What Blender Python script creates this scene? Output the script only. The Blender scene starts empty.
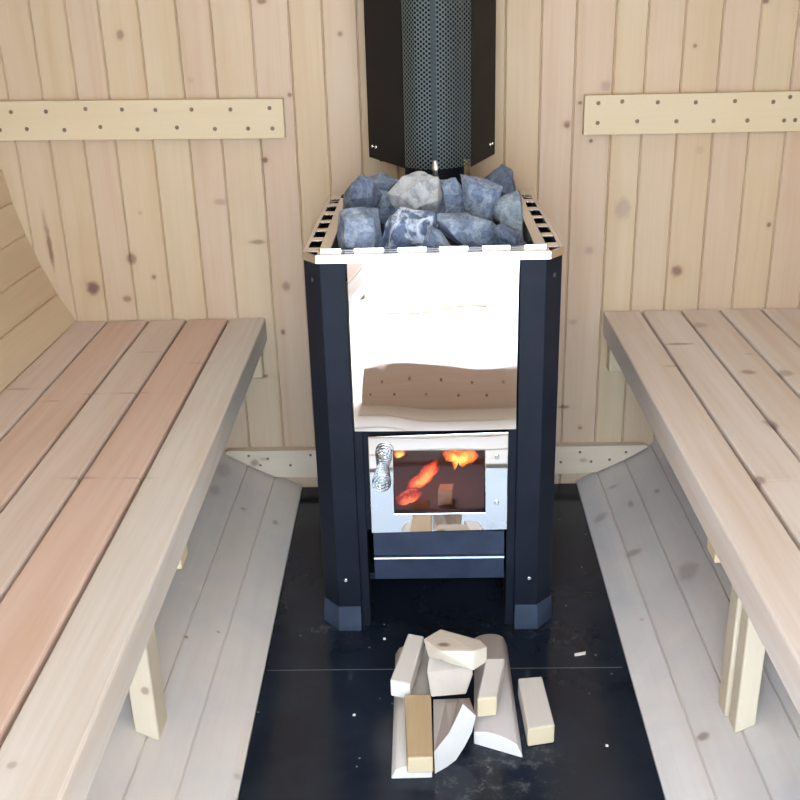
import bpy, bmesh, math, random
from mathutils import Vector, Matrix, noise
random.seed(7)
scene = bpy.context.scene
col = bpy.context.collection
PI = math.pi
R, ZC = .8774, .8289            # barrel radius and axis height over the hearth

# measured places (metres)
WALL_KNOTS = [[-0.7206, 0.0, 0.4772, 0.017, 1.1, 0.9], [-0.5967, 0.0, 0.9793, 0.009, 1.3, 0.6], [-0.6315, 0.0, 0.5382, 0.013, 1.2, 0.7], [-0.6511, 0.0, 0.4516, 0.011, 0.8, 0.6], [-0.5875, 0.0, 0.4985, 0.006, 1, 0.7], [-0.4328, 0.0, 0.6533, 0.016, 0.5, 0.45], [-0.3634, 0.0, 0.5687, 0.022, 0.25, 0.6], [-0.2749, 0.0, 0.8601, 0.006, 1, 0.7], [-0.3338, 0.0, 0.7356, 0.007, 1.1, 0.9], [-0.3094, 0.0, 0.4732, 0.011, 1.2, 0.55], [-0.3229, 0.0, 0.3715, 0.006, 1.4, 0.8], [-0.3167, 0.0, 1.0331, 0.012, 0.6, 0.7], [-0.4695, 0.0, 0.8931, 0.009, 0.8, 0.2], [-0.6005, 0.0, 0.6343, 0.006, 1, 0.3], [0.39, 0.0, 0.6208, 0.02, 1.5, 0.4], [0.3248, 0.0, 0.5372, 0.013, 0.8, 0.42], [0.5093, 0.0, 0.4889, 0.014, 1.1, 0.75], [0.6888, 0.0, 0.5815, 0.006, 1.1, 0.8], [0.2703, 0.0, 0.7918, 0.008, 1, 0.55], [0.2943, 0.0, 0.8312, 0.006, 0.8, 0.8], [0.319, 0.0, 0.7578, 0.005, 1, 0.8], [0.5098, 0.0, 0.9313, 0.005, 1, 0.7], [0.3435, 0.0, 0.8619, 0.014, 0.9, 0.45], [0.2977, 0.0, 0.3819, 0.011, 0.7, 0.35], [0.6362, 0.0, 1.0082, 0.008, 0.8, 0.8], [-0.1709, 0.0, 0.9703, 0.006, 1.1, 0.6], [0.2705, 0.0, 0.7879, 0.006, 1, 0.6], [0.2833, 0.0, 0.1865, 0.017, 0.3, 0.7], [0.3226, 0.0, 0.1354, 0.006, 1, 0.6], [-0.3783, 0.0, 0.2714, 0.022, 0.3, 0.9], [-0.7987, 0.0, 0.5673, 0.006, 9, 0.8], [0.5359, 0.0, 0.7352, 0.01, 1.0, 0.2], [-0.8018, 0.0, 0.6137, 0.004, 9, 0.5]]
BENCH_LEFT_KNOTS = [[-0.7421, -0.4053, 0.4055, 0.03, 0.2, 0.45], [-0.5981, -0.4358, 0.4055, 0.02, 0.15, 0.4], [-0.5282, -0.4342, 0.4055, 0.035, 0.12, 0.5], [-0.5522, -0.2159, 0.4055, 0.03, 0.15, 0.3], [-0.5131, -0.7669, 0.4055, 0.03, 0.2, 0.45], [-0.4314, -0.7695, 0.4055, 0.03, 0.12, 0.4], [-0.6582, -0.4658, 0.4055, 0.02, 0.2, 0.35], [-0.44, -0.2847, 0.4055, 0.03, 0.1, 0.3], [-0.3887, -1.3465, 0.4055, 0.006, 1, 0.5], [-0.304, -0.8406, 0.4055, 0.03, 0.15, 0.15]]
BENCH_RIGHT_KNOTS = [[0.4652, -0.2243, 0.4055, 0.032, 0.2, 0.6], [0.5361, -0.1096, 0.4055, 0.018, 1.2, 0.45], [0.5505, -0.3821, 0.4055, 0.016, 1.0, 0.55], [0.6105, -0.3901, 0.4055, 0.02, 1.0, 0.5], [0.5174, -0.6119, 0.4055, 0.012, 2, 0.6], [0.4263, -0.345, 0.4055, 0.02, 0.3, 0.35], [0.4401, -0.803, 0.4055, 0.012, 1.5, 0.6], [0.5786, -0.288, 0.4055, 0.012, 0.6, 0.25]]
SHELL_LEFT_KNOTS = [[-0.4035, -0.1989, 0.0498, 0.008, 1, 0.5], [-0.3377, -0.2052, 0.0191, 0.008, 1.6, 0.5], [-0.4201, -0.6621, 0.0586, 0.005, 1, 0.6], [-0.3773, -0.6175, 0.0368, 0.004, 1, 0.5], [-0.4174, -0.8981, 0.0572, 0.01, 0.7, 0.5], [-0.2942, -0.9269, 0.0023, 0.009, 1, 0.4], [-0.4633, -0.1769, 0.0838, 0.014, 2, 0.3], [-0.4623, -0.0799, 0.0832, 0.02, 2, 0.25]]
SHELL_RIGHT_KNOTS = [[0.444, -0.5, 0.0721, 0.024, 1.4, 0.42], [0.374, -0.3705, 0.0352, 0.02, 0.7, 0.5], [0.3399, -0.1989, 0.02, 0.02, 1, 0.42], [0.4023, -0.1983, 0.0492, 0.008, 2, 0.5], [0.4539, -0.1974, 0.078, 0.008, 1.5, 0.5], [0.3748, -0.8844, 0.0356, 0.012, 0.8, 0.6], [0.3828, -0.1011, 0.0394, 0.012, 0.6, 0.4], [0.3504, -0.5764, 0.0245, 0.006, 1, 0.3]]
SCREWS_LEFT = [[-0.8258, -0.02, 0.843], [-0.7561, -0.02, 0.8423], [-0.6771, -0.02, 0.8452], [-0.6051, -0.02, 0.8425], [-0.539, -0.02, 0.84], [-0.4679, -0.02, 0.8392], [-0.3911, -0.02, 0.8374], [-0.3142, -0.02, 0.8383], [-0.8538, -0.02, 0.8092], [-0.7994, -0.02, 0.8098], [-0.7248, -0.02, 0.8061], [-0.6522, -0.02, 0.8102], [-0.5792, -0.02, 0.8036], [-0.5002, -0.02, 0.8056], [-0.4251, -0.02, 0.801], [-0.3596, -0.02, 0.8004], [-0.3112, -0.02, 0.7992]]
SCREWS_RIGHT = [[0.3268, -0.02, 0.8321], [0.3729, -0.02, 0.8341], [0.4414, -0.02, 0.8309], [0.5145, -0.02, 0.8291], [0.5897, -0.02, 0.8296], [0.6635, -0.02, 0.8263], [0.327, -0.02, 0.7948], [0.4039, -0.02, 0.7961], [0.4799, -0.02, 0.7943], [0.5518, -0.02, 0.7934], [0.6172, -0.02, 0.7926], [0.6881, -0.02, 0.7909], [0.6947, -0.02, 0.8346], [0.7094, -0.02, 0.7912]]
SCREWS_LOW = [[-0.4173, -0.02, 0.0887], [-0.375, -0.02, 0.0808], [-0.2784, -0.02, 0.0885], [-0.3249, -0.02, 0.0642], [-0.3927, -0.02, 0.0653], [0.3216, -0.02, 0.0861], [0.2797, -0.02, 0.0623], [0.3471, -0.02, 0.0626], [0.3877, -0.02, 0.0666], [0.4231, -0.02, 0.0844]]
STONES = {"S1": [-0.47, 0.05, [[-0.1452, 0.7205], [-0.1546, 0.692], [-0.1479, 0.6644], [-0.105, 0.6537], [-0.0823, 0.6614], [-0.0845, 0.6905], [-0.0882, 0.7209], [-0.1276, 0.7249]]], "S2": [-0.37, 0.045, [[-0.1457, 0.729], [-0.1504, 0.7023], [-0.1305, 0.6934], [-0.1018, 0.6962], [-0.0872, 0.7294], [-0.0997, 0.7528], [-0.1176, 0.7614], [-0.1315, 0.7486]]], "S3": [-0.27, 0.04, [[-0.112, 0.7397], [-0.0871, 0.7461], [-0.054, 0.7349], [-0.06, 0.7088], [-0.092, 0.7042], [-0.1092, 0.7186]]], "S4": [-0.315, 0.03, [[-0.0929, 0.7263], [-0.069, 0.7206], [-0.0421, 0.6924], [-0.0636, 0.6667], [-0.0915, 0.6674], [-0.1009, 0.6955]]], "S5": [-0.36, 0.05, [[-0.0708, 0.7288], [-0.0484, 0.7532], [-0.0182, 0.7624], [0.0083, 0.7536], [0.0146, 0.7202], [0.0041, 0.6902], [-0.0294, 0.701], [-0.0561, 0.7151]]], "S6": [-0.33, 0.04, [[0.0102, 0.7402], [0.0391, 0.7446], [0.0662, 0.7152], [0.0782, 0.6842], [0.0095, 0.6805]]], "S7": [-0.37, 0.04, [[0.0479, 0.7593], [0.0743, 0.7538], [0.1141, 0.7381], [0.0862, 0.6836], [0.0644, 0.711]]], "S8": [-0.25, 0.045, [[0.0892, 0.7283], [0.1243, 0.7537], [0.1421, 0.7411], [0.1585, 0.7144], [0.1464, 0.6952], [0.1143, 0.6994]]], "S9": [-0.38, 0.04, [[0.1054, 0.717], [0.1398, 0.7343], [0.1483, 0.7226], [0.1557, 0.6825], [0.1581, 0.6469], [0.1377, 0.6627], [0.1074, 0.6819], [0.1005, 0.7055]]], "S10": [-0.47, 0.045, [[-0.068, 0.7109], [-0.0502, 0.7232], [0.0001, 0.7158], [0.0046, 0.6998], [-0.0069, 0.6727], [-0.0215, 0.6568], [-0.0793, 0.6532], [-0.0785, 0.6807]]], "S11": [-0.46, 0.045, [[0.0032, 0.7057], [0.0129, 0.7135], [0.0541, 0.7094], [0.0906, 0.7006], [0.0987, 0.6876], [0.0974, 0.6552], [0.046, 0.6563], [0.0094, 0.6895]]], "S12": [-0.49, 0.03, [[-0.005, 0.7026], [-0.0182, 0.6615], [0.0307, 0.6621], [0.0121, 0.6896]]], "S13": [-0.48, 0.035, [[0.0973, 0.692], [0.1066, 0.6997], [0.1336, 0.6832], [0.1465, 0.6669], [0.134, 0.6576], [0.096, 0.66]]]}
WOOD = {"B": [[[-0.0748, -0.6384, 0.03], [-0.016, -0.6393, 0.03], [-0.0151, -0.9248, 0.022], [-0.0732, -0.9264, 0.022]], 0.022], "J": [[[-0.0562, -0.8044, 0.052], [-0.0152, -0.8049, 0.052], [-0.0134, -0.9406, 0.052], [-0.0496, -0.9423, 0.052]], 0.028], "D": [[[-0.0516, -0.6702, 0.068], [-0.0254, -0.6789, 0.068], [-0.0469, -0.7962, 0.064], [-0.0777, -0.7861, 0.064]], 0.03], "H": [[[0.1219, -0.7447, 0.034], [0.1601, -0.7402, 0.034], [0.1665, -0.8549, 0.034], [0.1261, -0.8631, 0.034]], 0.033], "G": [[[0.0714, -0.7441, 0.072], [0.101, -0.7445, 0.072], [0.0825, -0.8332, 0.068], [0.0528, -0.8374, 0.068]], 0.034], "A": [[[0.0586, -0.6206, 0.03], [0.1147, -0.6157, 0.03], [0.1168, -0.886, 0.03], [0.0475, -0.8555, 0.03]], 0.028]}
WOOD_E = [[-0.0266, -0.7209, 0.092], [0.0007, -0.6843, 0.085], [0.0636, -0.7151, 0.085], [0.0731, -0.7406, 0.09], [0.0517, -0.7643, 0.1], [0.0011, -0.7636, 0.1], [-0.0192, -0.7376, 0.07], [0.0258, -0.756, 0.07], [0.0499, -0.7711, 0.068], [0.0727, -0.7489, 0.068], [0.0007, -0.6743, 0.060000000000000005], [0.0636, -0.7051, 0.060000000000000005]]
WOOD_F = [[-0.0176, -0.7297, 0.068], [0.0079, -0.7198, 0.07], [0.0489, -0.7586, 0.068], [0.0501, -0.7679, 0.06], [0.0381, -0.7966, 0.045], [-0.0153, -0.7993, 0.042], [-0.021, -0.762, 0.06]]
WOOD_C = [[0.0304, -0.884, 0.0967], [0.0497, -0.869, 0.063], [0.0438, -0.8736, 0.0381], [0.0332, -0.8819, 0.0198], [0.0197, -0.8924, 0.0036], [0.0063, -0.9029, -0.0071], [-0.0111, -0.9165, -0.0], [-0.012, -0.9172, 0.0402], [0.0098, -0.9002, 0.0591]]
FLAME_MAIN = [[-0.052, 0.2263], [-0.0489, 0.2383], [-0.0336, 0.2491], [-0.0246, 0.2644], [-0.0154, 0.2708], [0.0017, 0.2801], [0.0015, 0.2639], [-0.005, 0.2487], [-0.0159, 0.2356], [-0.026, 0.2286], [-0.038, 0.2252]]
EMBERS = [[-0.0715, 0.197], [-0.0696, 0.2096], [-0.0541, 0.2192], [-0.0341, 0.2216], [-0.0283, 0.2135], [-0.0344, 0.2055], [-0.0465, 0.2039], [-0.0587, 0.1959]]
FLAME_RIGHT = [[0.0126, 0.2918], [0.0184, 0.2742], [0.0244, 0.2807], [0.0321, 0.2573], [0.0389, 0.2695], [0.046, 0.2628], [0.069, 0.2778], [0.0639, 0.2909], [0.054, 0.2963], [0.0382, 0.2913], [0.0225, 0.2968]]
FLAME_SMALL = [[-0.0728, 0.2943], [-0.0675, 0.2847], [-0.0531, 0.2953], [-0.0592, 0.301], [-0.0679, 0.3012]]
BURNING_LOG = [[0.0016, 0.2322], [0.0272, 0.2296], [0.027, 0.203], [0.0032, 0.2011]]
WINDOW = [[-0.0715, 0.3476], [0.0788, 0.3451], [0.0794, 0.2313], [-0.0711, 0.2314]]
HANDLE = [[-0.0864, -0.565, 0.326], [-0.0864, -0.65, 0.3287], [-0.0871, -0.65, 0.3077]]
FRONT_SLOTS = [-.1744,-.1409,-.1226,-.0756,-.0558,-.0104,.0078,.0532,.0729,.1172,.1368,.172]
JOINT_Y = -0.806


# ---------------------------------------------------------------- helpers
def tag(o, label=None, cat=None, group=None, kind=None):
    if label: o['label'] = label
    if cat: o['category'] = cat
    if group: o['group'] = group
    if kind: o['kind'] = kind
    return o

def empty(name, loc=(0, 0, 0), rz=0):
    o = bpy.data.objects.new(name, None)
    o.location = loc
    o.rotation_euler = (0, 0, rz)
    o.empty_display_size = .05
    col.objects.link(o)
    return o

class MB:
    """collects shapes into one mesh; every shape gets its own random board value"""
    def __init__(self):
        self.bm = bmesh.new()
        self.lay = self.bm.verts.layers.float_color.new('brd')
        self.uv = None
    def vs(self, pts, b=None, t=None):
        c = (random.random() if t is None else t, random.random() if b is None else b, random.random(), 1)
        out = []
        for p in pts:
            v = self.bm.verts.new(p)
            v[self.lay] = c
            out.append(v)
        return out
    def f(self, vs, mat=0, smooth=False):
        try:
            fc = self.bm.faces.new(vs)
            fc.material_index = mat
            fc.smooth = smooth
            return fc
        except ValueError:
            return None
    def hexa(self, p, mat=0, t=None):          # p: 4 bottom ring, 4 top ring
        v = self.vs(p, t=t)
        for q in ((3, 2, 1, 0), (4, 5, 6, 7), (0, 1, 5, 4), (1, 2, 6, 5), (2, 3, 7, 6), (3, 0, 4, 7)):
            self.f([v[i] for i in q], mat)
        return v
    def box(self, x0, x1, y0, y1, z0, z1, mat=0, t=None):
        return self.hexa([(x0, y0, z0), (x1, y0, z0), (x1, y1, z0), (x0, y1, z0),
                          (x0, y0, z1), (x1, y0, z1), (x1, y1, z1), (x0, y1, z1)], mat, t)
    def loft(self, rings, mat=0, caps=True, smooth=False, closed=True, t=None):
        n = len(rings[0])
        allv = self.vs([p for r in rings for p in r], t=t)
        rv = [allv[i * n:(i + 1) * n] for i in range(len(rings))]
        for a, b in zip(rv, rv[1:]):
            for i in range(n if closed else n - 1):
                j = (i + 1) % n
                self.f([a[i], a[j], b[j], b[i]], mat, smooth)
        if caps and closed:
            self.f(list(reversed(rv[0])), mat)
            self.f(rv[-1], mat)
        return rv
    def tube(self, path, rad, n=8, mat=0, caps=True):
        path = [Vector(p) for p in path]
        rings = []
        up = Vector((0, 0, 1))
        for i, p in enumerate(path):
            a = path[max(i - 1, 0)]
            b = path[min(i + 1, len(path) - 1)]
            d = (b - a).normalized()
            s = d.cross(up)
            if s.length < .1: s = d.cross(Vector((1, 0, 0)))
            s.normalize()
            u = s.cross(d).normalized()
            r = rad[i] if isinstance(rad, (list, tuple)) else rad
            rings.append([p + r * (math.cos(2 * PI * k / n) * s + math.sin(2 * PI * k / n) * u) for k in range(n)])
        self.loft(rings, mat, caps, True)
    def disc(self, c, nrm, r, h, n=10, mat=0):
        """low domed screw head on a surface"""
        nrm = Vector(nrm).normalized()
        s = nrm.orthogonal().normalized()
        u = nrm.cross(s)
        c = Vector(c)
        ring = lambda rr, hh: [c + hh * nrm + rr * (math.cos(2 * PI * k / n) * s + math.sin(2 * PI * k / n) * u) for k in range(n)]
        self.loft([ring(r, -.001), ring(r, h * .5), ring(r * .7, h)], mat, True, True)
    def hull(self, pts, mat=0):
        v = self.vs(pts)
        res = bmesh.ops.convex_hull(self.bm, input=v)
        junk = [g for g in set(res['geom_interior'] + res['geom_unused']) if isinstance(g, bmesh.types.BMVert) and g.is_valid]
        if junk: bmesh.ops.delete(self.bm, geom=junk, context='VERTS')
    def build(self, name, mats, parent=None, bevel=0, segs=2, loc=None):
        bm = self.bm
        if self.uv is None:
            bmesh.ops.recalc_face_normals(bm, faces=bm.faces)
        me = bpy.data.meshes.new(name)
        if loc is not None:
            bmesh.ops.translate(bm, verts=bm.verts, vec=-Vector(loc))
        bm.to_mesh(me)
        bm.free()
        if not isinstance(mats, (list, tuple)): mats = [mats]
        for m in mats: me.materials.append(m)
        o = bpy.data.objects.new(name, me)
        if loc is not None: o.location = loc
        if parent is not None:
            o.parent = parent
            if loc is None:
                o.location = -Vector(parent.location)
            else:
                o.location = Vector(loc) - Vector(parent.location)
        col.objects.link(o)
        if bevel:
            md = o.modifiers.new('edge', 'BEVEL')
            md.width = bevel
            md.segments = segs
            md.limit_method = 'ANGLE'
            md.angle_limit = .6
        return o

# ---------------------------------------------------------------- materials
class NT:
    def __init__(self, name):
        self.m = bpy.data.materials.new(name)
        self.m.use_nodes = True
        self.n = self.m.node_tree.nodes
        self.l = self.m.node_tree.links
        self.n.clear()
        self.out = self.n.new('ShaderNodeOutputMaterial')
    def new(self, t, **kw):
        nd = self.n.new('ShaderNode' + t)
        for k, v in kw.items(): setattr(nd, k, v)
        return nd
    def set(self, sock, v):
        if isinstance(v, bpy.types.NodeSocket): self.l.new(v, sock)
        elif v is not None:
            if isinstance(v, (tuple, list)) and len(v) == 3 and sock.type == 'RGBA': v = (*v, 1)
            sock.default_value = v
    def math(self, op, a, b=None, clamp=False):
        nd = self.new('Math', operation=op, use_clamp=clamp)
        self.set(nd.inputs[0], a)
        if b is not None: self.set(nd.inputs[1], b)
        return nd.outputs[0]
    def vmath(self, op, a, b=None):
        nd = self.new('VectorMath', operation=op)
        self.set(nd.inputs[0], a)
        if b is not None: self.set(nd.inputs[1], b)
        return nd.outputs['Value' if op in ('LENGTH', 'DISTANCE', 'DOT_PRODUCT') else 'Vector']
    def mix(self, fac, a, b, blend='MIX'):
        nd = self.new('Mix', data_type='RGBA', blend_type=blend)
        self.set(nd.inputs['Factor'], fac)
        self.set(nd.inputs[6], a)
        self.set(nd.inputs[7], b)
        return nd.outputs[2]
    def noise(self, vec, scale, detail=3, rough=.5, dist=0):
        nd = self.new('TexNoise')
        self.set(nd.inputs['Vector'], vec)
        nd.inputs['Scale'].default_value = scale
        nd.inputs['Detail'].default_value = detail
        nd.inputs['Roughness'].default_value = rough
        nd.inputs['Distortion'].default_value = dist
        return nd.outputs['Fac']
    def remap(self, v, a, b, c=0., d=1.):
        nd = self.new('MapRange')
        self.set(nd.inputs[0], v)
        for i, q in enumerate((a, b, c, d)): nd.inputs[i + 1].default_value = q
        return nd.outputs[0]
    def obj(self):
        return self.new('TexCoord').outputs['Object']
    def bump(self, h, strength=.3, dist=.002):
        nd = self.new('Bump')
        nd.inputs['Strength'].default_value = strength
        nd.inputs['Distance'].default_value = dist
        self.set(nd.inputs['Height'], h)
        return nd.outputs[0]
    def bsdf(self, base, rough=.5, metal=0., normal=None, spec=.5, **kw):
        nd = self.new('BsdfPrincipled')
        self.set(nd.inputs['Base Color'], base)
        self.set(nd.inputs['Roughness'], rough)
        self.set(nd.inputs['Metallic'], metal)
        nd.inputs['Specular IOR Level'].default_value = spec
        if normal is not None: self.l.new(normal, nd.inputs['Normal'])
        for k, v in kw.items(): self.set(nd.inputs[k], v)
        return nd.outputs[0]
    def done(self, sh):
        self.l.new(sh, self.out.inputs['Surface'])
        return self.m

def srgb(r, g, b):
    f = lambda c: (c / 255 / 12.92) if c / 255 <= .04045 else ((c / 255 + .055) / 1.055) ** 2.4
    return (f(r), f(g), f(b))

def wood(name, axis, ca, cb, knots=(), plane='xz', rough=.6, grain=.25, dirt=None, cc=None):
    """planed softwood: grain along `axis`, tint between ca and cb per board, knots at given places"""
    t = NT(name)
    co = t.obj()
    at = t.new('Attribute', attribute_name='brd')
    sep = t.new('SeparateColor')
    t.l.new(at.outputs['Color'], sep.inputs[0])
    tint, off, third = sep.outputs[0], sep.outputs[1], sep.outputs[2]
    offv = t.new('CombineXYZ')
    for i in range(3): t.set(offv.inputs[i], t.math('MULTIPLY', off, 31.7 + 9 * i))
    p = t.vmath('ADD', co, offv.outputs[0])
    sc = [14., 14., 14.]
    sc['xyz'.index(axis)] = .9
    ps = t.vmath('MULTIPLY', p, tuple(sc))
    g1 = t.noise(ps, 1.3, 4, .55, .8)
    sf = [120., 120., 120.]
    sf['xyz'.index(axis)] = 4.
    g2 = t.noise(t.vmath('MULTIPLY', p, tuple(sf)), 1., 2, .6, .3)
    cloud = t.noise(p, 3.2, 2, .5, .2)
    c = t.mix(tint, ca, cb)
    if cc: c = t.mix(t.math('MULTIPLY', t.remap(third, .55, .95), .9), c, cc)
    dark = t.mix(1., c, (.80, .66, .52), 'MULTIPLY')
    f1 = t.remap(g1, .42, .68)
    f2 = t.remap(g2, .45, .75)
    c = t.mix(t.math('MULTIPLY', f1, grain * 1.3), c, dark)
    c = t.mix(t.math('MULTIPLY', f2, grain * .8), c, dark)
    c = t.mix(t.math('MULTIPLY', t.remap(cloud, .4, .7), .22), c, t.mix(1., c, (1.0, .86, .78), 'MULTIPLY'))
    if dirt:
        d1 = t.noise(co, 5., 5, .6, .4)
        c = t.mix(t.math('MULTIPLY', t.remap(d1, .42, .72), dirt[1]), c, dirt[0])
    wob = t.noise(co, 60., 2)
    for k in knots:
        (x, y, z, r, asp, amt) = k
        cx, sy = {'xz': ((1, 0, 1 / asp), (x, 0, z)), 'xy': ((1, 1 / asp, 0), (x, y, 0)), 'shell': ((1, 1 / asp, 1), (x, y, z))}[plane]
        ds = t.vmath('LENGTH', t.vmath('MULTIPLY', t.vmath('SUBTRACT', co, sy), cx))
        ds = t.math('ADD', ds, t.math('MULTIPLY', t.math('SUBTRACT', wob, .5), r * .7))
        m = t.remap(ds, r * 1.0, r * .45)
        halo = t.remap(ds, r * 2.2, r * .6)
        c = t.mix(t.math('MULTIPLY', halo, amt * .3), c, dark)
        c = t.mix(t.math('MULTIPLY', m, amt), c, srgb(112, 78, 66) if amt > .5 else srgb(140, 118, 108))
    nrm = t.bump(t.math('ADD', g2, t.math('MULTIPLY', g1, .6)), .12, .001)
    return t.done(t.bsdf(c, rough, 0, nrm, .3))

WALL_A, WALL_B = srgb(196, 174, 142), srgb(192, 168, 136)
m_wall = wood('pale_spruce_wall', 'z', WALL_A, WALL_B, WALL_KNOTS, 'xz', .6, .22, cc=srgb(193, 168, 142))
m_batten = wood('spruce_batten', 'x', srgb(207, 188, 154), srgb(203, 184, 150), rough=.55, grain=.12)
m_low_batten = wood('spruce_low_batten', 'x', srgb(214, 198, 174), srgb(208, 192, 168), [(-.405, 0, .072, .012, 1, .6), (-.385, 0, .08, .01, .6, .4), (.33, 0, .066, .01, .6, .5)], 'xz', .55, .16)
m_bench_left = wood('bench_boards_pinkish', 'y', srgb(208, 201, 191), srgb(208, 177, 158), BENCH_LEFT_KNOTS, 'xy', .55, .35)
m_bench_right = wood('bench_boards_beige', 'y', srgb(222, 212, 203), srgb(217, 206, 196), BENCH_RIGHT_KNOTS, 'xy', .55, .35)
m_post = wood('fresh_post_wood', 'z', srgb(216, 203, 178), srgb(213, 199, 173), [(-.415, -.9, .142, .0075, 1.2, .55)], 'xz', .6, .2)
m_shell_left = wood('shell_staves_left', 'y', srgb(228, 219, 208), srgb(221, 211, 199), SHELL_LEFT_KNOTS, 'shell', .5, .16, (srgb(194, 193, 197), .5))
m_shell_right = wood('shell_staves_right', 'y', srgb(226, 219, 212), srgb(219, 211, 203), SHELL_RIGHT_KNOTS, 'shell', .5, .16, (srgb(188, 187, 192), .5))
m_floorwood = wood('floor_boards', 'x', srgb(232, 228, 222), srgb(226, 222, 216), rough=.55, grain=.1)
m_ceiling = wood('ceiling_staves', 'y', srgb(176, 156, 128), srgb(166, 144, 116))
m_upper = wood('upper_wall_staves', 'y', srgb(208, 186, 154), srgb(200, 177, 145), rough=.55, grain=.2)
m_step = wood('step_board', 'x', srgb(214, 192, 176), srgb(210, 188, 170), rough=.55)
m_fire_pale = wood('split_wood_pale', 'y', srgb(212, 204, 193), srgb(206, 197, 187), rough=.75, grain=.15)
m_fire_tan = wood('split_wood_tan', 'y', srgb(196, 174, 138), srgb(190, 168, 132), rough=.75, grain=.4)
m_fire_knot = wood('split_wood_knotty', 'x', srgb(220, 209, 191), srgb(216, 204, 185), [(.006, -.742, .1, .012, .8, .75)], 'xy', .75, .25)
m_fire_grey = wood('split_wood_greyish', 'y', srgb(190, 180, 173), srgb(186, 176, 168), rough=.75, grain=.2)
m_endgrain = wood('cut_end_cream', 'x', srgb(218, 200, 164), srgb(214, 195, 158), rough=.8, grain=.1)
m_endwhite = wood('cut_end_white', 'x', srgb(234, 228, 220), srgb(230, 224, 215), rough=.8, grain=.1)

def steel_black(name, c, rough, spec=.12):
    t = NT(name)
    co = t.obj()
    n = t.noise(co, 14., 4, .6)
    cc = t.mix(t.remap(n, .4, .7), c, tuple(x * 1.5 for x in c))
    nr = t.bump(t.noise(co, 400., 2), .05, .0005)
    return t.done(t.bsdf(cc, t.remap(n, .3, .7, rough, rough + .1), 0., nr, spec))
m_black = steel_black('black_painted_steel', (.008, .010, .0155), .42)
m_blue_black = steel_black('blue_black_drawer_steel', (.024, .032, .052), .4)
m_guard = steel_black('brown_black_guard_steel', (.009, .008, .008), .5, .12)
m_pipe = steel_black('black_flue_steel', (.008, .009, .011), .5)
m_foot = steel_black('worn_uplit_foot_steel', (.036, .047, .070), .35)  # worn; colour also lightened for the light on its upward slope

def polished(name, c, rough, wave=0., wscale=6., wdist=.01):
    t = NT(name)
    co = t.obj()
    nr = None
    if wave:
        nr = t.bump(t.noise(co, wscale, 1, .4), wave, wdist)
    sm = t.noise(co, 30., 4, .6)
    return t.done(t.bsdf(c, t.remap(sm, .5, .8, rough, rough + .06), 1., nr))
m_mirror = polished('polished_steel', (.90, .88, .86), .02, .28, 4.5, .01)
m_steel = polished('bright_steel_rim', (.86, .84, .82), .22)
m_bright = polished('bright_glint_steel', (.97, .97, .98), .3)
m_screw = polished('screw_steel', (.9, .9, .9), .18)
m_lip = polished('drawer_lip_steel', (.26, .30, .36), .35)
m_spring = polished('spring_steel', (.45, .50, .55), .16)

def simple(name, c, rough=.7):
    t = NT(name)
    n = t.noise(t.obj(), 40., 3)
    return t.done(t.bsdf(t.mix(n, c, tuple(x * .75 for x in c)), rough))
m_woodscrew = simple('dark_wood_screw', srgb(120, 98, 78), .5)
m_soot_glow = simple('sooty_glow_iron', srgb(96, 62, 54), .8)  # sooty iron with the brown of the fire glow put into its colour
m_basin = simple('dark_basin', (.012, .012, .014), .7)

def perforated():
    """perforated sheet: staggered round holes from the sheet's own UVs (metres)"""
    t = NT('perforated_steel_sheet')
    uv = t.new('UVMap', uv_map='sheet').outputs[0]
    sp = t.new('SeparateXYZ')
    t.l.new(uv, sp.inputs[0])
    px, pz = .0100, .0038
    def cell(ox, oz):
        a = t.math('SUBTRACT', t.math('FRACT', t.math('ADD', t.math('DIVIDE', sp.outputs[0], px), ox)), .5)
        b = t.math('SUBTRACT', t.math('FRACT', t.math('ADD', t.math('DIVIDE', sp.outputs[1], pz * 2), oz)), .5)
        a = t.math('MULTIPLY', a, px)
        b = t.math('MULTIPLY', b, pz * 2)
        return t.math('SQRT', t.math('ADD', t.math('MULTIPLY', a, a), t.math('MULTIPLY', b, b)))
    d = t.math('MINIMUM', cell(0, 0), cell(.5, .5))
    hole = t.math('LESS_THAN', d, .0022)
    st = t.bsdf((.10, .125, .125), .5, .5)
    tr = t.new('BsdfTransparent').outputs[0]
    mx = t.new('MixShader')
    t.l.new(hole, mx.inputs[0]); t.l.new(st, mx.inputs[1]); t.l.new(tr, mx.inputs[2])
    return t.done(mx.outputs[0])
m_mesh = perforated()
m_ridge = polished('ridge_highlight_steel', (.05, .058, .058), .65)

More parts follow.
